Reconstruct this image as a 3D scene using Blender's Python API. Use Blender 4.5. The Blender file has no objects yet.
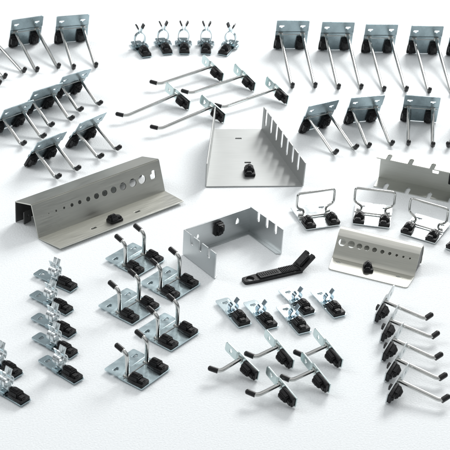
import bpy, bmesh, math, random
from mathutils import Matrix, Vector
S = 0.0016                      # metres per design unit
R = math.radians
random.seed(7)
sc = bpy.context.scene
col = sc.collection

# ------------------------------------------------------------------ materials
def mat(name, color, metallic=0.0, rough=0.5, var=0.0, vscale=60, bump=0.0, bscale=400, rvar=0.0, stretch=None, coat=0.0, spec=None):
    m = bpy.data.materials.new(name); m.use_nodes = True
    nt = m.node_tree; b = nt.nodes['Principled BSDF']
    b.inputs['Base Color'].default_value = (*color, 1); b.inputs['Metallic'].default_value = metallic
    b.inputs['Roughness'].default_value = rough; b.inputs['Coat Weight'].default_value = coat
    if spec is not None: b.inputs['Specular IOR Level'].default_value = spec
    tc = nt.nodes.new('ShaderNodeTexCoord'); mp = nt.nodes.new('ShaderNodeMapping')
    nt.links.new(tc.outputs['Object'], mp.inputs['Vector'])
    if stretch: mp.inputs['Scale'].default_value = stretch
    if var or rvar:
        n = nt.nodes.new('ShaderNodeTexNoise'); n.inputs['Scale'].default_value = vscale; n.inputs['Detail'].default_value = 5
        nt.links.new(mp.outputs['Vector'], n.inputs['Vector'])
        if var:
            r = nt.nodes.new('ShaderNodeMapRange'); r.inputs['From Min'].default_value = .3; r.inputs['From Max'].default_value = .7
            r.inputs['To Min'].default_value = 1 - var; r.inputs['To Max'].default_value = 1 + var
            h = nt.nodes.new('ShaderNodeHueSaturation'); h.inputs['Color'].default_value = (*color, 1)
            nt.links.new(n.outputs['Fac'], r.inputs['Value']); nt.links.new(r.outputs['Result'], h.inputs['Value'])
            nt.links.new(h.outputs['Color'], b.inputs['Base Color'])
        if rvar:
            r = nt.nodes.new('ShaderNodeMapRange'); r.inputs['From Min'].default_value = .3; r.inputs['From Max'].default_value = .7
            r.inputs['To Min'].default_value = max(.03, rough - rvar); r.inputs['To Max'].default_value = rough + rvar
            nt.links.new(n.outputs['Fac'], r.inputs['Value']); nt.links.new(r.outputs['Result'], b.inputs['Roughness'])
    if bump:
        n2 = nt.nodes.new('ShaderNodeTexNoise'); n2.inputs['Scale'].default_value = bscale; n2.inputs['Detail'].default_value = 4
        bp = nt.nodes.new('ShaderNodeBump'); bp.inputs['Strength'].default_value = bump; bp.inputs['Distance'].default_value = .001
        nt.links.new(mp.outputs['Vector'], n2.inputs['Vector']); nt.links.new(n2.outputs['Fac'], bp.inputs['Height'])
        nt.links.new(bp.outputs['Normal'], b.inputs['Normal'])
    return m
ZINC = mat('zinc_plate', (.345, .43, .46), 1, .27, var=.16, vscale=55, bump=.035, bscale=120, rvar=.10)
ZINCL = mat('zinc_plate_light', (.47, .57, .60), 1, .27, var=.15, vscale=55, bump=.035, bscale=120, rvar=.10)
BRIGHT = mat('bright_zinc', (.64, .68, .69), 1, .24, var=.07, vscale=50, bump=.03, bscale=120, rvar=.07)
PALE = mat('pale_green_zinc', (.56, .66, .66), 1, .25, var=.08, vscale=30, bump=.03, bscale=120, rvar=.05)
BLUE = mat('blue_zinc_spring', (.46, .60, .68), 1, .15, var=.10, vscale=90, rvar=.06)
BLUEL = mat('pale_blue_zinc', (.62, .76, .84), 1, .16, var=.10, vscale=90, rvar=.06)
ROD = mat('polished_wire', (.56, .565, .55), 1, .13, var=.05, vscale=80, rvar=.04)
SILV = mat('silver_sheet', (.40, .41, .405), .85, .52, var=.07, vscale=700, bump=.08, bscale=900, rvar=.05, stretch=(.04, 1, 1))
SILVP = mat('pale_grey_sheet', (.57, .58, .545), 1, .48, var=.07, vscale=700, bump=.08, bscale=900, rvar=.05, stretch=(.04, 1, 1))
SILVD = mat('dark_silver_sheet', (.58, .58, .535), 1, .40, var=.055, vscale=700, bump=.08, bscale=900, rvar=.06, stretch=(.04, 1, 1))
INSIDE_SHADE = mat('inside_shade_sheet', (.10, .10, .10), .6, .45, var=.1, vscale=20)  # shade inside the holders put into a near black colour
SILVL = mat('bright_silver_sheet', (.55, .575, .58), 1, .34, var=.055, vscale=700, bump=.08, bscale=900, rvar=.06, stretch=(.04, 1, 1))
WARM_LIT = mat('warm_silver_lit', (.60, .60, .555), 1, .40, var=.05, vscale=700, bump=.08, bscale=900, rvar=.05, stretch=(.04, 1, 1))  # lit tone of the warm sheet, brightness put into the colour
WARM_SHADED = mat('warm_silver_shaded', (.50, .50, .45), 1, .40, var=.06, vscale=700, bump=.08, bscale=900, rvar=.05, stretch=(.04, 1, 1))  # shaded tone of the same warm sheet, darkened in its colour
BLACK = mat('black_plastic', (.008, .008, .009), 0, .44, bump=.25, bscale=500, spec=.32, rvar=.14, vscale=260)
RUBBER = mat('black_rubber', (.006, .006, .007), 0, .36, bump=.10, bscale=700, spec=.4)
FOAM = mat('white_foam_board', (.845, .872, .885), 0, .8, var=.045, vscale=360, bump=.8, bscale=400, spec=.2)

# ------------------------------------------------------------------ mesh helpers
def finish(bm, name, m, parent=None, angle=38):
    me = bpy.data.meshes.new(name)
    bmesh.ops.recalc_face_normals(bm, faces=bm.faces)
    bm.transform(Matrix.Scale(S, 4))
    bm.to_mesh(me); bm.free()
    for p in me.polygons: p.use_smooth = True
    me.set_sharp_from_angle(angle=R(angle))
    me.materials.append(m)
    o = bpy.data.objects.new(name, me); col.objects.link(o)
    if parent: o.parent = parent
    return o
def merge(bm, me, M=None):
    t = bmesh.new(); t.from_mesh(me)
    if M: t.transform(M)
    tmp = bpy.data.meshes.new('tmp'); t.to_mesh(tmp); t.free()
    bm.from_mesh(tmp); bpy.data.meshes.remove(tmp)
def curve_mesh(cu):
    ob = bpy.data.objects.new('tmpc', cu)
    me = bpy.data.meshes.new_from_object(ob)
    bpy.data.objects.remove(ob); bpy.data.curves.remove(cu)
    return me
def rounded(pts, r, n=5):
    out = []
    k = len(pts)
    for i in range(k):
        p, a, b = Vector(pts[i][:2]), Vector(pts[i-1][:2]), Vector(pts[(i+1) % k][:2])
        rr = pts[i][2] if len(pts[i]) > 2 else r
        d1, d2 = a - p, b - p
        rr = min(rr, d1.length*.49, d2.length*.49)
        if rr <= 0: out.append(p); continue
        d1.normalize(); d2.normalize()
        for j in range(n+1):
            t = j/n
            out.append((p+d1*rr)*(1-t)**2 + p*2*t*(1-t) + (p+d2*rr)*t*t)
    return [tuple(v) for v in out]
def frame(o, ex, ey):
    ex = Vector(ex).normalized(); ey = Vector(ey).normalized(); ez = ex.cross(ey).normalized()
    return Matrix(((ex.x, ey.x, ez.x, o[0]), (ex.y, ey.y, ez.y, o[1]), (ex.z, ey.z, ez.z, o[2]), (0, 0, 0, 1)))
def sheet(bm, outline, holes=(), t=1.2, M=None, bev=.22):
    cu = bpy.data.curves.new('c', 'CURVE'); cu.dimensions = '2D'; cu.fill_mode = 'BOTH'
    cu.extrude = max(t/2-bev, .01); cu.bevel_depth = bev; cu.bevel_resolution = 1; cu.offset = -bev
    for loop in [outline, *holes]:
        sp = cu.splines.new('POLY'); sp.points.add(len(loop)-1); sp.use_cyclic_u = True
        for q, v in zip(sp.points, loop): q.co = (v[0], v[1], 0, 1)
    me = curve_mesh(cu); merge(bm, me, M); bpy.data.meshes.remove(me)
def circle(x, y, r, n=24): return [(x+r*math.cos(2*math.pi*i/n), y+r*math.sin(2*math.pi*i/n)) for i in range(n)]
def rect(x0, y0, x1, y1, r=.6): return rounded([(x0, y0), (x1, y0), (x1, y1), (x0, y1)], r)
def fillet(path, r, n=6):
    out = [Vector(path[0])]
    for i in range(1, len(path)-1):
        p, a, b = Vector(path[i]), Vector(path[i-1]), Vector(path[i+1])
        d1, d2 = a-p, b-p; rr = min(r, d1.length*.48, d2.length*.48); d1.normalize(); d2.normalize()
        for j in range(n+1):
            t = j/n; out.append((p+d1*rr)*(1-t)**2 + p*2*t*(1-t) + (p+d2*rr)*t*t)
    out.append(Vector(path[-1])); return out
def tube(bm, path, r, fr=4, res=5, radii=None):
    pts = fillet(path, fr) if fr else [Vector(p) for p in path]
    cu = bpy.data.curves.new('c', 'CURVE'); cu.dimensions = '3D'; cu.bevel_depth = r; cu.bevel_resolution = res; cu.use_fill_caps = True
    sp = cu.splines.new('POLY'); sp.points.add(len(pts)-1)
    for i, (q, v) in enumerate(zip(sp.points, pts)):
        q.co = (*v, 1)
        if radii: q.radius = radii[i]
    me = curve_mesh(cu); merge(bm, me); bpy.data.meshes.remove(me)
def block(bm, c, s, bev=.8, seg=2, M=None, taper=None):
    t = bmesh.new(); bmesh.ops.create_cube(t, size=1)
    for v in t.verts:
        k = 1.0
        if taper and v.co.z > 0: v.co.x *= taper[0]; v.co.y *= taper[1]
        v.co = Vector((v.co.x*s[0]+c[0], v.co.y*s[1]+c[1], v.co.z*s[2]+c[2]))
    if bev: bmesh.ops.bevel(t, geom=list(t.edges), offset=bev, segments=seg, affect='EDGES')
    me = bpy.data.meshes.new('t'); t.to_mesh(me); t.free(); merge(bm, me, M); bpy.data.meshes.remove(me)
def ribbon(bm, path, w, t, axis='Y', c=0.0):
    """thin strip whose section follows path (a, b) and is w wide along axis"""
    pts = [Vector(p) for p in path]; n = len(pts); L = []; Rr = []
    for i in range(n):
        a = pts[max(i-1, 0)]; b = pts[min(i+1, n-1)]; d = (b-a).normalized(); nn = Vector((-d.y, d.x))
        L.append(pts[i]+nn*t/2); Rr.append(pts[i]-nn*t/2)
    def P(v, s): return (v.x, c+s*w/2, v.y) if axis == 'Y' else (c+s*w/2, v.x, v.y)
    rows = [[bm.verts.new(P(q, s)) for q, s in ((L[i], -1), (L[i], 1), (Rr[i], 1), (Rr[i], -1))] for i in range(n)]
    for i in range(n-1):
        for k in range(4): bm.faces.new((rows[i][k], rows[i][(k+1) % 4], rows[i+1][(k+1) % 4], rows[i+1][k]))
    bm.faces.new(rows[0]); bm.faces.new(rows[-1][::-1])

# ------------------------------------------------------------------ things
def thing(name, M=None):
    o = bpy.data.objects.new(name, None); o.empty_display_size = .02; col.objects.link(o)
    if M is not None: o.matrix_world = M
    return o
def tag(o, label, cat, group=None):
    o['label'] = label; o['category'] = cat
    if group: o['group'] = group
KIDS = {}
def kids(o): return [c for c in col.objects if c.parent == o]
def copy_tree(o, parent=None):
    c = o.copy(); col.objects.link(c); c.parent = parent
    for ch in kids(o): copy_tree(ch, c)
    return c
def place(proto, used, M, label, cat, group):
    o = proto if not used else copy_tree(proto)
    o.matrix_world = M; tag(o, label, cat, group)
    for c in kids(o):                                          # loose fit of each clip and rod
        if c.name.startswith('plastic_clip'): c.rotation_euler.z = R(random.uniform(-2, 2))
        elif c.name.startswith('rod'): c.rotation_euler.z = R(random.uniform(-.5, .5))
    return o
def loc(x, y, z): return Matrix.Translation((x*S, y*S, z*S))
def flatM(x, y, yaw, z=0): return loc(x, y, z) @ Matrix.Rotation(R(yaw), 4, 'Z')
def standM(x, y, yaw, th, z=0, rho=0):
    return loc(x, y, z) @ Matrix.Rotation(R(yaw), 4, 'Z') @ Matrix.Rotation(th, 4, 'X') @ Matrix.Rotation(R(90), 4, 'X') @ Matrix.Rotation(R(rho), 4, 'Z')

LB, LT = 21.8, 20.4
def clip(parent, x, y0, z0=.6, w=11.5, ln=16.5, lug=1.5, mirror=1):
    """black locking clip: base block, raised wedge with a thumb notch, peg through the plate"""
    bm = bmesh.new(); k = w/11.5
    T = lambda z: Matrix.Translation((x, y0, z0+z))
    sheet(bm, rounded([(-w*.5, 0), (w*.5, 0), (w*.5, ln*.55), (w*.42, ln), (-w*.42, ln), (-w*.5, ln*.55)], 1.2, 3), [], 3.0, T(1.4), .5)      # foot
    block(bm, (x, y0+ln*.63, z0+4.6), (w*.86, ln*.66, 4.6), 1.0, 2, taper=(.80, .86))                                                     # body
    block(bm, (x, y0+ln*.66, z0+6.6), (w*.40, ln*.50, 3.6), .8, 2, taper=(.8, .8))                                                        # thumb ridge
    block(bm, (x-w*.08, y0+ln*.19, z0+3.6), (w*.50, ln*.30, 2.6), .7, 2)                                                                  # tail
    block(bm, (x, y0+ln*.75, z0-.6-lug/2), (w*.45, ln*.25, lug+1.2), .3, 1)                                                               # peg
    return finish(bm, 'plastic_clip', BLACK, parent)
def slot_holes(x, y, w=6.0, h=2.3):
    return [rounded([(x-w/2, y-h/2), (x-w*.12, y-h/2), (x-w*.12, y-h/2-1.1), (x+w*.22, y-h/2-1.1), (x+w*.22, y-h/2), (x+w/2, y-h/2), (x+w/2, y+h/2), (x-w/2, y+h/2)], .6, 2)]
def rod(parent, x, L, ty, tz, r=1.9, yb=LB, cap=7.0, m=None):
    tip = Vector((x, yb+ty, L+tz)); e = Vector((x, yb, L))
    bm = bmesh.new(); tube(bm, [(x, yb, .6), e, tip], r, 5.5); 
    block(bm, (x, yb, 1.0), (r*2.9, r*2.9, 1.2), .5, 2)
    o = finish(bm, 'rod', m or ROD, parent, 60)
    d = (tip-e).normalized(); a = tip-d*(cap-.2); b = tip-d*.9
    bm = bmesh.new(); rc = r+.6; n = 7; pts = []; rad = []
    for i in range(n):
        t = i/(n-1); pts.append(a+(b-a)*t); rad.append(1)
    for i in range(1, 6):
        q = i/5*math.pi/2; pts.append(b+d*rc*.8*math.sin(q)); rad.append(max(.02, math.cos(q)))
    tube(bm, pts, rc, 0, 4, rad)
    finish(bm, 'rubber_tip', RUBBER, o, 60)
    return o
def double_plate(parent, W=40, pm=None):
    """sheet with a pressed step across the middle, two keyhole slots on the upper half"""
    bm = bmesh.new(); H = LB+LT; ys = LB+3.2
    sheet(bm, rounded([(-W/2, 0, 1.6), (W/2, 0, 1.6), (W/2, ys, 0), (-W/2, ys, 0)], 0), [], 1.2)
    sheet(bm, rounded([(-W/2, ys+1.6, 0), (W/2, ys+1.6, 0), (W/2, H, 1.8), (-W/2, H, 1.8)], 0),
          slot_holes(-13.2, LB+12.4)+slot_holes(12.6, LB+12.4), 1.2, Matrix.Translation((0, 0, 1.3)))
    ribbon(bm, [(ys-.3, 0), (ys+1.9, 1.3)], W-.1, 1.2, 'X')
    finish(bm, 'back_plate', pm or ZINC, parent)
    bm = bmesh.new(); tube(bm, [(-W/2+1.5, LB-.6, .7), (W/2-1.5, LB-.6, .7)], .55, 0, 3)
    finish(bm, 'cross_wire', ROD, parent, 60)
def double_hook(name, L, ty, tz, pm, dx=-2.0, cap=6.6):
    t = thing(name); double_plate(t, pm=pm)
    for s in (-1, 1):
        rod(t, s*13.4, L, ty, tz, cap=cap); clip(t, s*13.4+dx, 1.2)
    return t

ORD = ['first', 'second', 'third', 'fourth', 'fifth']
# ---- A: five short double hooks lying flat on their plates, front left
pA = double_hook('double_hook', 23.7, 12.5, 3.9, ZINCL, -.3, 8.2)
LA = ['short double prong hook lying flat, rearmost, right beside the long perforated holder',
      'short double prong hook lying flat, closest to the open three sided holder',
      'short double prong hook lying flat, middle one of the left column of flat hooks',
      'short double prong hook lying flat, lower one of the right column of flat hooks',
      'short double prong hook lying flat, frontmost of the left column and fully uncovered']
for i, (x, y, a) in enumerate([(-84.7, -76.8, 52.4), (-48.9, -115.3, 52.8), (-83.8, -156.9, 53), (-46.4, -194.1, 52.7), (-69.3, -252.8, 54.7)]):
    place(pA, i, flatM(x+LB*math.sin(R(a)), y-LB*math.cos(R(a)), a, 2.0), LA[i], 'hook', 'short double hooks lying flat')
# ---- B: long double hooks, back right row
pB = double_hook('double_hook', 106.8, 9, 2.5, ZINC); th = math.atan2(LB, 106.8)
LBB = ['longest double prong hook at the left end of the back right row',
       'long double prong hook second from the left in the back right row',
       'long double prong hook in the middle of the back right row',
       'long double prong hook fourth from the left in the back right row',
       'long double prong hook cut off by the right picture edge in the back row']
for i, (x, y, a) in enumerate([(67, 424.3, 8.1), (121.8, 427.8, 7.4), (174.4, 428.3, 7.6), (229.9, 431.5, 6.5), (279, 434, 6)]):
    place(pB, i, standM(x, y, a, th, .6), LBB[i], 'hook', 'longest double hooks in the back row')
# ---- L: double hooks, back left
pL = double_hook('double_hook', 73.3, 9, 2.5, ZINC); th = math.atan2(LB, 73.3)
LL = ['double prong hook in the back left corner, first whole one from the picture edge',
      'double prong hook in the back left row, right of all its neighbours',
      'double prong hook cut off by the left picture edge, both prongs and tips still showing',
      'double prong hook almost wholly outside the left picture edge with one tip showing']
for i, (x, y, a) in enumerate([(-253.9, 393.2, 27.9), (-199.5, 408.5, 18.3), (-306, 363, 42), (-335, 320, 48)]):
    place(pL, i, standM(x, y, a, th, .6), LL[i], 'hook', 'long double hooks at the back left')
# ---- C: double hooks, second row right
pC = double_hook('double_hook', 56.9, 9.5, 2.5, ZINC); th = math.atan2(LB, 56.9)
LC = ['double prong hook at the left end of the second row, beside the comb tray',
      'double prong hook second from the left in the second row on the right',
      'double prong hook facing straight forward behind the pale slotted channel at the right',
      'double prong hook of the second row cut off at the right, only a tip showing']
for i, (x, y, a) in enumerate([(92.1, 217.4, 32.1), (145.2, 240.8, 17.8), (211.9, 250, -2.4), (274, 243, -20)]):
    place(pC, i, standM(x, y, a, th, .8), LC[i], 'hook', 'medium double hooks in the second row')
# ---- M: double hooks, left middle
pM = double_hook('double_hook', 37.1, 9.5, 2.5, ZINC, -3.0); th = math.atan2(LB, 37.1)
LM = ['double prong hook at the left picture edge, lowest end of the slanting row of three',
      'double prong hook in the middle of the slanting row of three at the left',
      'double prong hook at the upper right end of the slanting row of three',
      'double prong hook nearest the camera on the left, just behind the long perforated holder',
      'double prong hook below the slanting row of three, closest to the thin single hooks']
for i, (x, y, a) in enumerate([(-243.7, 179.7, 44.9), (-217.3, 226.3, 42.3), (-189.9, 266.3, 42.4), (-200.6, 111.5, 47.1), (-163.3, 158.3, 50)]):
    place(pM, i, standM(x, y, a, th, 1.2), LM[i], 'hook', 'short double hooks at the left')

# ---- single hooks
def single_hook(L, ty, tz, Lt, Lb, pm, r=1.9, W=13, lug=.8):
    t = thing('single_hook'); bm = bmesh.new()
    y0 = -Lb; H = Lb+Lt
    sheet(bm, rounded([(-W/2, y0, 1), (W/2, y0, 1), (W/2, 2.6, 0), (-W/2, 2.6, 0)], 0), [], 1.2)
    sheet(bm, rounded([(-W/2, 4.2, 0), (W/2, 4.2, 0), (W/2, Lt, 3), (-W/2, Lt, 3)], 0), slot_holes(0, Lt-7, 5.6, 2.4), 1.2, Matrix.Translation((0, 0, 1.3)))
    ribbon(bm, [(2.3, 0), (4.5, 1.3)], W-.1, 1.2, 'X')
    finish(bm, 'back_plate', pm, t)
    rod(t, 0, L, ty, tz, r, 0, 8.4); clip(t, 0, y0+1.0, lug=lug)
    return t
pD = single_hook(74.5, 8.75, 7.2, 17.7, 22.8, PALE, 1.75)
LD = ['long single prong hook on its side, rearmost, just in front of the spring clips',
      'long single prong hook lying on its side, in the middle of its group of five',
      'long single prong hook furthest right, its tip hidden behind a neighbouring clip',
      'long single prong hook nearest the comb tray, lowest of its group',
      'long single prong hook furthest left, its black tip reaching out past all the others']
for i, (x, y, z, a) in enumerate([(-25.8, 336.7, 12.1, -51.7), (11.9, 317.1, 12.1, -52.5), (49.7, 287.8, 12.1, -51.3), (-22.4, 233.0, 12.1, -46.2), (-63.1, 259.3, 12.1, -45.2)]):
    place(pD, i, standM(x, y, a, R(3), z, 76.4), LD[i], 'hook', 'long single hooks lying on their sides')
pE = single_hook(24.4, 8.4, 5.2, 18.9, 23.2, PALE, 1.8, W=11.5)
LE = ['short single prong hook at the far left of the front group of five',
      'short single prong hook at the back left of the front group of five',
      'short single prong hook at the back right of the front group of five',
      'short single prong hook at the very front of its group, lowest in the picture centre',
      'short single prong hook right of the frontmost one, below the back right one']
for i, (x, y, z, a) in enumerate([(20.4, -242.3, 12.1, -47.1), (52.8, -220.9, 12.1, -54.4), (96.1, -215.3, 12.1, -55.9), (54.8, -275.9, 12.1, -54.2), (84.4, -252.7, 12.1, -56.3)]):
    place(pE, i, standM(x, y, a, R(7.1), z, 75.4), LE[i], 'hook', 'short single hooks at the front')
pF = single_hook(40.7, 8.0, 3.5, 18.2, 23.2, BRIGHT, 1.9, lug=3.2)
LF = ['single prong hook at the back of the right hand stack, by the small perforated holder',
      'single prong hook second from the back in the right hand stack',
      'single prong hook in the middle of the right hand stack',
      'single prong hook second from the front in the right hand stack',
      'single prong hook at the front of the right hand stack, nearest the lower right corner']
for i, (x, y, z, a) in enumerate([(150.8, -140.8, 13, 66.6), (153.9, -171.4, 13, 68.7), (155, -201.1, 13, 64.5), (156.3, -231.1, 13, 64), (155.9, -262.2, 13, 64)]):
    place(pF, i, standM(x, y, a, R(8.64), z, -74), LF[i], 'hook', 'single hooks stacked at the right')

# ---- spring clip holders
def omega(R0, neck, zc, flare, ztop, foot, vs=1.0):
    """omega profile: flat foot, open ring, flared mouth; (x, z) points of one symmetric strip"""
    a0 = math.asin(min(.99, neck/R0)); half = []
    for i in range(15):
        a = math.pi - .35 + (a0-(math.pi-.35))*i/14       # from bottom to the neck
        half.append((R0*math.sin(a), zc+R0*vs*math.cos(a)))
    half.append((neck+(flare-neck)*.42, (half[-1][1]+ztop)*.5)); half.append((flare, ztop))
    left = [(-x, z) for x, z in half][::-1]
    return left, half
PLATEI = mat('light_zinc_plate', (.62, .72, .75), 1, .26, var=.06, vscale=30, bump=.03, bscale=120, rvar=.05)
def spring_holder(name, W, H, yc, R0, neck, foot, flare, ztop, sw, pm, sm, bar=None, dark_tips=False, z0=1.9, vs=1.0, nut=False):
    t = thing(name); bm = bmesh.new()
    sheet(bm, rounded([(-W/2, 0, 1.2), (W/2, 0, 1.2), (W/2, yc-3, 0), (-W/2, yc-3, 0)], 0), [], 1.1, Matrix.Translation((0, 0, z0)))
    sheet(bm, rounded([(-W/2, yc-1.6, 0), (W/2, yc-1.6, 0), (W/2, H, 2.6), (-W/2, H, 2.6)], 0), slot_holes(0, H-7, 5.4, 2.6), 1.1, Matrix.Translation((0, 0, z0+1.1)))
    ribbon(bm, [(yc-3.3, z0), (yc-1.3, z0+1.1)], W-.1, 1.1, 'X')
    finish(bm, 'base_plate', pm, t)
    zb = z0+1.7
    left, right = omega(R0, neck, zb+foot+R0*vs, flare, ztop, foot, vs)
    bm = bmesh.new()
    if nut:                                                    # broad clips are two strips side by side
        for q in (-1, 1): ribbon(bm, left+right, sw*.44, .8, 'Y', yc+sw*.1+q*sw*.28)
    else: ribbon(bm, left+right, sw, .8, 'Y', yc+sw*.1)
    xb = right[0][0]
    ribbon(bm, [(-R0*.95, zb+.4), (-R0*.4, zb+.4), (-xb*.6, zb+foot+.4), (xb*.6, zb+foot+.4), (R0*.4, zb+.4), (R0*.95, zb+.4)], sw*.8, .8, 'Y', yc+sw*.1)
    s = finish(bm, 'spring_clip', sm, t, 50)
    bm = bmesh.new()                                           # rivet head through the spring foot
    bmesh.ops.create_cone(bm, cap_ends=True, segments=18, radius1=1.9, radius2=1.3, depth=1.3)
    bmesh.ops.translate(bm, verts=bm.verts, vec=(0, yc+sw*.1, zb+foot+1.3)); finish(bm, 'rivet', sm, t)
    if nut:
        bm = bmesh.new(); bmesh.ops.create_cone(bm, cap_ends=True, segments=6, radius1=3.7, radius2=3.7, depth=4.6)
        bmesh.ops.bevel(bm, geom=list(bm.edges), offset=.4, segments=2, affect='EDGES')
        bmesh.ops.translate(bm, verts=bm.verts, vec=(0, yc-3.2, zb+5.6)); finish(bm, 'hex_nut', sm, t, 25)
        bm = bmesh.new(); bmesh.ops.create_cone(bm, cap_ends=True, segments=20, radius1=1.7, radius2=1.7, depth=9)
        bmesh.ops.translate(bm, verts=bm.verts, vec=(0, yc-3.2, zb+4.8)); finish(bm, 'bolt', sm, t)
    if bar:
        bm = bmesh.new(); bw, bd, by = bar
        sheet(bm, rect(-bw/2, by-bd/2, bw/2, by+bd/2, 1.2), [circle(-bw/2+2.6, by, 1.0, 14), circle(bw/2-2.6, by, 1.0, 14)], 1.4, Matrix.Translation((0, 0, zb+.9)))
        ribbon(bm, [(-bw/2, zb-1.6), (-bw/2, zb+1.0)], bd*.8, .9, 'Y', by); ribbon(bm, [(bw/2, zb-1.6), (bw/2, zb+1.0)], bd*.8, .9, 'Y', by)
        finish(bm, 'cross_bracket', pm, t)
    if dark_tips:
        for side in (left, right[::-1]):
            bm = bmesh.new(); a, b = Vector(side[0]), Vector(side[1]); d = (b-a)
            ribbon(bm, [tuple(a-d.normalized()*.6), tuple(a+d*.9)], sw+.8, 1.7, 'Y', yc+sw*.1); finish(bm, 'dark_jaw_tip', RUBBER, t)  # dark strip laid over each jaw end
    clip(t, 0, 1.0, z0=z0+.5, w=min(12, W*.92), ln=17.5)
    return t
pG = spring_holder('spring_clip_holder', 13, 43.6, 27, 6.6, .75, 1.5, 4.6, 31.5, 4.5, ZINC, ZINCL, bar=(19.5, 9, 27), dark_tips=True, vs=1.25)
LG = ['spring clip holder at the left end of the back row, turned clockwise, its jaws overlapping',
      'spring clip holder second from the left in the back row of five',
      'spring clip holder in the middle of the back row of five',
      'spring clip holder facing straight forward, its jaws forming a clear open cross',
      'spring clip holder at the right end of the back row, turned opposite to the rest']
for i, (x, y, a) in enumerate([(-104.3, 374.2, 23.5), (-80, 385.3, 16.7), (-60.2, 388.2, 6.1), (-34.6, 391.1, 2.6), (-15, 391.4, -18.8)]):
    place(pG, i, flatM(x, y, a), LG[i], 'spring clip', 'tall spring clips in the back row')
pH = spring_holder('spring_clip_holder', 12.5, 46, 23, 5.4, 1.8, 4.5, 3.9, 25, 7.5, ZINC, BRIGHT, bar=(12.8, 8, 24), vs=1.0, nut=True)
LH = ['broad spring clip holder at the top of the left column, nearest the long perforated holder',
      'broad spring clip holder second from the top in the left column',
      'broad spring clip holder in the middle of the left column',
      'broad spring clip holder fourth from the top in the left column',
      'broad spring clip holder at the bottom of the left column, its whole zinc plate uncovered',
      'broad spring clip holder by the left picture edge, upper of the two cut off there',
      'broad spring clip holder by the left picture edge, lower of the two cut off there']
for i, (x, y, a) in enumerate([(-136, -134, 57.1), (-136.1, -172, 54.1), (-129.5, -207.6, 55.3), (-124.9, -238.2, 55), (-116.9, -274.5, 50.1), (-169, -272.4, 52), (-157.8, -308.7, 52)]):
    place(pH, i, flatM(x, y, a), LH[i], 'spring clip', 'broad spring clips at the left')
pI = spring_holder('spring_clip_holder', 14, 45.7, 23, 4.2, 2.0, .8, 4.8, 16.5, 4.6, PLATEI, BLUEL, bar=(13, 7, 23))
LI = ['small spring clip holder at the left end of the centre group of five',
      'small spring clip holder second from the left in the front line of the centre group',
      'small spring clip holder at the front of the centre group, overlapping the one behind it',
      'small spring clip holder at the back of the centre group, nearest the bent tool end',
      'small spring clip holder at the right end of the centre group']
for i, (x, y, a) in enumerate([(23.5, -177.4, 30.3), (48.4, -178.8, 29), (77.9, -183.1, 27.6), (82.6, -153.2, 31.8), (110.6, -153.8, 28.3)]):
    place(pI, i, flatM(x, y, a), LI[i], 'spring clip', 'small spring clips in the centre')

# ---- wire loop holders
def loop_holder():
    t = thing('wire_loop_holder'); W = 38
    bm = bmesh.new(); H = 43; z0 = 1.9
    sheet(bm, rounded([(-W/2, 0, 1.6), (W/2, 0, 1.6), (W/2, 22, 0), (-W/2, 22, 0)], 0), [], 1.1, Matrix.Translation((0, 0, z0)))
    sheet(bm, rounded([(-W/2, 23.4, 0), (W/2, 23.4, 0), (W/2, H, 1.8), (-W/2, H, 1.8)], 0), slot_holes(-12, 35)+slot_holes(12, 35), 1.1, Matrix.Translation((0, 0, z0+1.1)))
    ribbon(bm, [(21.7, z0), (23.7, z0+1.1)], W-.1, 1.1, 'X')
    finish(bm, 'base_plate', BRIGHT, t)
    y = 24.5; z = z0+2.4
    bm = bmesh.new()
    tube(bm, [(-17, y+1.5, z), (-12.2, y, z), (-12.2, y, z+5.5), (-20.2, y, z+9.5), (-20.2, y, z+25.5), (20.2, y, z+25.5), (20.2, y, z+9.5), (12.2, y, z+5.5), (12.2, y, z), (17, y+1.5, z)], 1.25, 3.6)
    finish(bm, 'wire_loop', ROD, t, 60)
    bm = bmesh.new(); tube(bm, [(-W/2+1, y-3.4, z-.4), (W/2-1, y-3.4, z-.4)], 1.0, 0, 3); finish(bm, 'cross_wire', ROD, t, 60)
    for s in (-1, 1): clip(t, s*13.0, 1.2, z0=z0+.5, w=11.5, ln=15)
    return t
pJ = loop_holder()
LJ = ['wire loop holder at the left of its row, below the comb tray corner',
      'wire loop holder in the middle of its row, right behind the small perforated holder',
      'wire loop holder in front of the pale slotted channel, turned to the right',
      'wire loop holder cut off by the right picture edge, only a black clip showing']
for i, (x, y, a) in enumerate([(98.7, 3, 21.5), (146.6, 10.9, -7.1), (191.8, -7.9, -26.1), (233, -34, -35)]):
    place(pJ, i, flatM(x, y, a), LJ[i], 'wire loop holder', 'wire loop holders')

# ---- K: long perforated screwdriver holder
def plane(p0, p1, p2):   # frame with origin p0, x to p1, y to p2
    a = Vector(p1)-Vector(p0); b = Vector(p2)-Vector(p0); b = b-a.normalized()*b.dot(a.normalized())
    return frame(p0, a, b), a.length, b.length
k = thing('tool_holder', flatM(-160.6, -69.3, 42.0))
tag(k, 'long silver tool holder with a row of growing round holes and a black clip', 'tool holder')
Ln = 157.6
M1, l1, h1 = plane((0, 30.4, .8), (Ln, 30.4, .8), (0, 42.1, 33))
bm = bmesh.new(); holes = []
for i, (f, rr) in enumerate([(.055, .45), (.11, .6), (.165, 1.1), (.225, 1.2), (.285, 1.8), (.345, 2.0), (.41, 2.4), (.475, 2.9), (.54, 3.2), (.61, 3.4), (.685, 3.9), (.765, 4.3), (.84, 4.5)]):
    holes.append(circle(Ln*f, h1*.60, rr))
holes.append([(Ln*.93+x*.85, h1*.62+y*.72) for x, y in rounded([(-4, -6.0), (3.5, -6.0), (3.6, .5), (4.2, 6), (-1, 6.6), (-1.2, 1.5), (-4.2, 1.5)], 2.6)])
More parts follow.
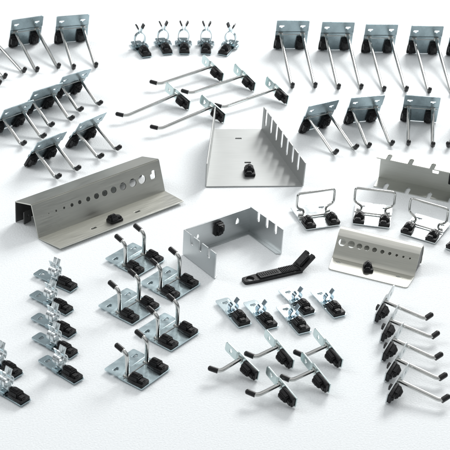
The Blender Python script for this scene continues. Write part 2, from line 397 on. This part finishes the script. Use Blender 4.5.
sheet(bm, rounded([(0, 0, 0), (Ln, 0, 0), (Ln, h1, .0), (0, h1, .0)], 0), holes, 1.3, M1)
finish(bm, 'hole_panel', SILVD, k)
M2, l2, h2 = plane((4.2, 0, 3.4), (Ln, 0, 3.4), (4.2, 30.2, .9)); bm = bmesh.new()
sheet(bm, [(0, 0), (l2, 0), (l2, h2), (-4.2, h2)], [rect(Ln*.29, 10.5, Ln*.29+6.5, 13.3), rect(Ln*.635, 10.5, Ln*.635+6.5, 13.3)], 1.3, M2)
finish(bm, 'mounting_foot', SILVD, k)
M3, l3, h3 = plane((0, 42.4, 33.2), (Ln, 42.4, 33.2), (0, 69, 24)); bm = bmesh.new()
sheet(bm, [(0, 0), (l3, 0), (l3, h3), (0, h3)], [], 1.3, M3); finish(bm, 'top_panel', SILVD, k)
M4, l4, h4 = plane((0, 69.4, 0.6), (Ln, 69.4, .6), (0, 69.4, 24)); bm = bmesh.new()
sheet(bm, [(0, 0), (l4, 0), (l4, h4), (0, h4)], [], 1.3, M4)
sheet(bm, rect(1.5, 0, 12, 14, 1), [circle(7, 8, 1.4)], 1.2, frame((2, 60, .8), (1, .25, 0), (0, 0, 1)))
finish(bm, 'rear_panel', INSIDE_SHADE, k)  # panel coloured dark for the shade behind the holes
c = clip(k, 0, 0, z0=0, w=10.5, ln=15, lug=1); c.matrix_local = loc(Ln*.505+6, 11, 3.0) @ Matrix.Rotation(R(90), 4, 'Z')

# ---- O: small perforated holder with a rounded top
o = thing('tool_holder', flatM(98.8, -70.9, -19.3, .7))
tag(o, 'small pale tool holder with a rolled top, ten shrinking holes and black clip', 'tool holder')
Ln = 82.6
bm = bmesh.new(); ribbon(bm, [(21, .2), (22.6, .8), (24.0, 2.0), (25.2, 3.8)], Ln, 1.1, 'X', Ln/2)
M1, l1, h1 = plane((0, 25.1, 3.6), (Ln, 25.1, 3.6), (0, 35.0, 18.0)); h1 -= 0
sheet(bm, [(0, 0), (Ln, 0), (Ln, h1), (0, h1)], [circle(Ln*f, h1*.66, rr) for f, rr in [(.07, 3.6), (.185, 3.4), (.285, 2.7), (.375, 2.5), (.47, 2.3), (.565, 1.9), (.655, 1.5), (.74, 1.2), (.82, 1.0), (.90, .85)]], 1.1, M1)
finish(bm, 'hole_panel', WARM_SHADED, o)
bm = bmesh.new(); sheet(bm, rounded([(3, 0, 3.5), (Ln-1, 0, 3.5), (Ln, 21.2, 0), (0, 21.2, 0)], 0), [rounded([(Ln*.10-3, 15), (Ln*.10, 13.6), (Ln*.10+3.2, 15), (Ln*.10, 17)], .6), rounded([(Ln*.83-3, 15), (Ln*.83, 13.6), (Ln*.83+3.2, 15), (Ln*.83, 17)], .6)], 1.1)
finish(bm, 'mounting_foot', WARM_LIT, o)
bm = bmesh.new(); pts = [(34.9, 17.9), (36.6, 19.8)]
for i in range(11):
    a = R(128-i*17); pts.append((43.2+7.6*math.cos(a)*1.05, 13.4+8.6*math.sin(a)))
pts += [(49.5, 4), (47, .8)]
ribbon(bm, pts, Ln, 1.1, 'X', Ln/2); finish(bm, 'rolled_top', WARM_LIT, o, 60)
bm = bmesh.new(); sheet(bm, [(y, z) for y, z in [(26.5, 1)]+[(35.4, 17.2)]+[((y-43.2)*.90+43.2, (z-13.4)*.90+13.4) for y, z in pts[2:-2]]+[(48.6, 4), (46, 1)]], [], 1.0, frame((Ln-1.2, 0, 0), (0, 1, 0), (0, 0, 1)), .1); finish(bm, 'end_plate', INSIDE_SHADE, o)  # dark inset plate, shade of the open end put into its colour
c = clip(o, 0, 0, z0=.6, w=9.5, ln=11, lug=.2); c.matrix_local = loc(Ln*.49, 9.5, 0) @ Matrix.Rotation(R(25), 4, 'Z')

# ---- L: tapered tray with comb sides
l = thing('comb_tray', flatM(-22.0, 72.8, 7.4, .8))
tag(l, 'wedge shaped silver tray with comb toothed sides and a black clip on its floor', 'tool tray')
wf, xb, wb, dep, zb = 101.6, 19.1, 52.3, 112.9, 7.2
MB, lb_, hb_ = plane((0, 0, 0), (wf, 0, 0), (0, dep, zb)); bm = bmesh.new()
sheet(bm, [(0, 0), (wf, 0), (xb+wb, hb_), (xb, hb_)], [rect(40, 92, 47, 94.6, .8), rect(45, 44, 52, 46.4, .8)], 1.3, MB)
finish(bm, 'tray_floor', SILV, l)
def comb(p0, p1, n, hgt, tw, sd, first, pitch, M_up, hole=False, name='comb_side', m=SILV, parent=None, lean=(0, 0, 1), endcut=0):
    M, ln, _ = plane(p0, p1, tuple(Vector(p0)+Vector(lean)*hgt))
    pts = [(0, 0), (ln, 0), (ln-endcut, hgt)]
    for i in reversed(range(n)):
        xc = first+i*pitch
        pts += [(xc+tw/2, hgt), (xc+tw/2, hgt-sd+tw/2), (xc+tw*.3, hgt-sd+tw*.12), (xc, hgt-sd), (xc-tw*.3, hgt-sd+tw*.12), (xc-tw/2, hgt-sd+tw/2), (xc-tw/2, hgt)]
    pts += [(0, hgt)]
    bm = bmesh.new(); sheet(bm, pts, [], 1.3, M); return finish(bm, name, m, parent)
comb((wf+.3, -.2, .3), (xb+wb+.3, dep, zb+.3), 7, 28.3, 5.6, 19, 17, 15.2, None, parent=l)
comb((-.3, -.2, .3), (xb-.3, dep, zb+.3), 0, 28.5, 4.6, 19, 17, 14.5, None, name='plain_side', parent=l)
c = clip(l, 0, 0, z0=.6, w=11.5, ln=15, lug=.2); c.matrix_local = loc(48.0, 17, 1.6) @ Matrix.Rotation(R(4), 4, 'X')
bm = bmesh.new(); block(bm, (48.0, 35, 3.6), (3.4, 7, 2.4), .6); finish(bm, 'clip_tongue', BLACK, l)

# ---- M: open three sided holder with notched sides
q = thing('comb_tray', flatM(-39.2, -60.4, 38.6, .7))
tag(q, 'open three sided silver holder standing on edge with three notches in each side wall', 'tool tray')
w, dp, hh = 82.0, 51.1, 27.4
MM, _, _ = plane((0, 0, 0), (w, 0, 0), (0, 0, hh)); bm = bmesh.new()
def tri(x, y, s): return rounded([(x-s*.7, y-s), (x+s*.7, y-s), (x+s*.7, y+s*.2), (x, y+s*1.3), (x-s*.5, y+s*.4)], s*.3)
sheet(bm, rounded([(0, 0, 0), (w, 0, 0), (w, hh, 1), (0, hh, 1)], 0), [tri(17, 15, 2.3), tri(65, 17, 3.0)], 1.2, MM); finish(bm, 'back_wall', SILVL, q)
for x in (0.6, w-.6):
    comb((x, 0, 0), (x, -dp, 0), 3, hh+.5, 4.2, 10.5, 13.5, 13.5, None, name='side_wall', m=SILVL, parent=q)
bm = bmesh.new(); sheet(bm, [(1.2, -.6), (5, -4.5), (w-5, -4.5), (w-1.2, -.6)], [], .9); 
sheet(bm, [(w-1.2, -.6), (w-5, -4.5), (w-5, -dp+3), (w-1.2, -dp)], [], .9); sheet(bm, [(1.2, -.6), (1.2, -dp), (5, -dp+3), (5, -4.5)], [], .9)
finish(bm, 'bottom_lip', SILVL, q)
c = clip(q, 0, 0, z0=0, w=10, ln=14, lug=.2); c.matrix_local = loc(41, -.8, 10) @ Matrix.Rotation(R(90), 4, 'X')

# ---- P: pale slotted channel at the right edge
p = thing('slotted_channel', flatM(153.3, 93.9, -17.8, .7))
tag(p, 'pale grey channel with slotted flanges and a black clip, cut by right edge', 'tool channel')
w = 118; fd = 21; hh = 34
MM, _, _ = plane((0, fd, 0), (w, fd, 0), (0, fd, hh)); bm = bmesh.new()
sheet(bm, [(0, 0), (w, 0), (w, hh), (0, hh)], [rect(56, 19, 63, 22.5, .8), rect(100, 19, 107, 22.5, .8)], 1.2, MM); finish(bm, 'back_wall', SILVP, p)
def flange(z, m):
    pts = [(0, fd), (0, 0)]
    for i in range(5):
        xc = 12+i*23.3; pts += [(xc-2.4, 0), (xc-2.4, 10), (xc-1, 12), (xc+1, 12), (xc+2.4, 10), (xc+2.4, 0)]
    pts += [(w, 0), (w, fd)]
    bm = bmesh.new(); sheet(bm, pts, [], 1.2, Matrix.Translation((0, 0, z))); return finish(bm, 'slotted_flange', m, p)
flange(hh+.2, WARM_LIT); flange(-.1, SILVP)  # upper flange coloured lighter for the light falling on it
c = clip(p, 0, 0, z0=0, w=12, ln=19, lug=.2); c.matrix_local = loc(80.5, fd-.8, 11) @ Matrix.Rotation(R(90), 4, 'X')

# ---- N: black plastic release tool
n = thing('release_tool', flatM(20.1, -104, 28.0, 0))
tag(n, 'flat black plastic tool with a round hanging hole and an upturned end', 'hand tool')
bm = bmesh.new(); ln = 61
sheet(bm, rounded([(0, -4.4, 2.5), (13, -5.6, 0), (ln, -6.2, 0), (ln, 6.2, 0), (13, 5.6, 0), (0, 4.4, 2.5)], 0), [circle(7.2, 0, 3.7)], 3.2, Matrix.Translation((0, 0, 1.8)), .5)
sheet(bm, rect(16, -4.6, ln-1, 4.6, 1), [], 1.6, Matrix.Translation((0, 0, 4.0)), .3)
finish(bm, 'handle', BLACK, n)
bm = bmesh.new(); Mh = frame((ln-2, 0, 2.6), (.97, .26, .42), (0, 1, 0)); Mh = Matrix.Translation((ln-3, 0, 2.4)) @ Matrix.Rotation(R(14), 4, 'Z') @ Matrix.Rotation(R(-32), 4, 'Y')
sheet(bm, rounded([(0, -6.4, 0), (20, -6.6, 1.2), (20, -2, .5), (17.5, -1.6, .3), (17.5, 1.6, .3), (20, 2, .5), (20, 6.6, 1.2), (0, 6.4, 0)], 0), [], 3.8, Mh, .5)
block(bm, (9, 0, 3.4), (13, 8.5, 3), .8, 2, Mh); finish(bm, 'prying_end', BLACK, n)
bm = bmesh.new()
for i in range(11): block(bm, (40+i*1.7, 0, 5.0), (.8, 8.6, 1.0), .2, 1)
for i in range(9): block(bm, (18.5+i*2.2, 0, 4.9), (1.1, 4.6, .7), .2, 1)
finish(bm, 'raised_ribs', BLACK, n)

# ------------------------------------------------------------------ ground
bm = bmesh.new(); g = 6000
bm.faces.new([bm.verts.new(v) for v in ((-g, -g, 0), (g, -g, 0), (g, g, 0), (-g, g, 0))])
gr = finish(bm, 'ground', FOAM); gr['kind'] = 'structure'; gr['label'] = 'white foam board surface'

# ------------------------------------------------------------------ camera
D = 1629.9; e = R(31.194)
cd = bpy.data.cameras.new('camera'); cam = bpy.data.objects.new('camera', cd); col.objects.link(cam); sc.camera = cam
cd.sensor_width = 36; cd.lens = 18/(225/D); cd.clip_start = .05; cd.clip_end = 60
cam.matrix_world = Matrix.Translation((0, -D*math.cos(e)*S, D*math.sin(e)*S)) @ Matrix.Rotation(math.pi/2-e, 4, 'X') @ Matrix.Rotation(R(3.228), 4, 'Z')
cd.dof.use_dof = True; cd.dof.focus_distance = (D-60)*S; cd.dof.aperture_fstop = 24

# ------------------------------------------------------------------ light: studio key softbox, an added fill and a soft white room
wd = bpy.data.worlds.new('World'); sc.world = wd; wd.use_nodes = True; nt = wd.node_tree
bg = nt.nodes['Background']; bg.inputs['Strength'].default_value = .9
tc = nt.nodes.new('ShaderNodeTexCoord'); sp = nt.nodes.new('ShaderNodeSeparateXYZ'); cr = nt.nodes.new('ShaderNodeValToRGB')
nt.links.new(tc.outputs['Generated'], sp.inputs['Vector']); nt.links.new(sp.outputs['Z'], cr.inputs['Fac']); nt.links.new(cr.outputs['Color'], bg.inputs['Color'])
el = cr.color_ramp.elements; el[0].position = 0; el[0].color = (.10, .105, .11, 1); el[1].position = 1; el[1].color = (.8, .8, .8, 1)
x = el.new(.35); x.color = (.26, .27, .28, 1); x = el.new(.6); x.color = (.68, .70, .71, 1)
def area(name, pos, target, sx, sy, power, color=(1, 1, 1)):
    ld = bpy.data.lights.new(name, 'AREA'); ld.shape = 'RECTANGLE'; ld.size = sx; ld.size_y = sy; ld.energy = power; ld.color = color
    o = bpy.data.objects.new(name, ld); col.objects.link(o); o.location = pos
    o.rotation_euler = (Vector(target)-Vector(pos)).to_track_quat('-Z', 'Y').to_euler(); return o
area('softbox_key', (1.1, 2.3, 1.75), (.1, .1, 0), 1.3, 1.1, 80, (1, 1, .99))
area('fill_left', (-1.9, .3, 1.9), (0, 0, 0), 1.2, 1.2, 16, (.97, .99, 1))  # unseen weak fill added from the left

sc.render.engine = 'CYCLES'
vs = sc.view_settings; vs.view_transform = 'Standard'; vs.look = 'None'; vs.exposure = 0.07; vs.gamma = 1
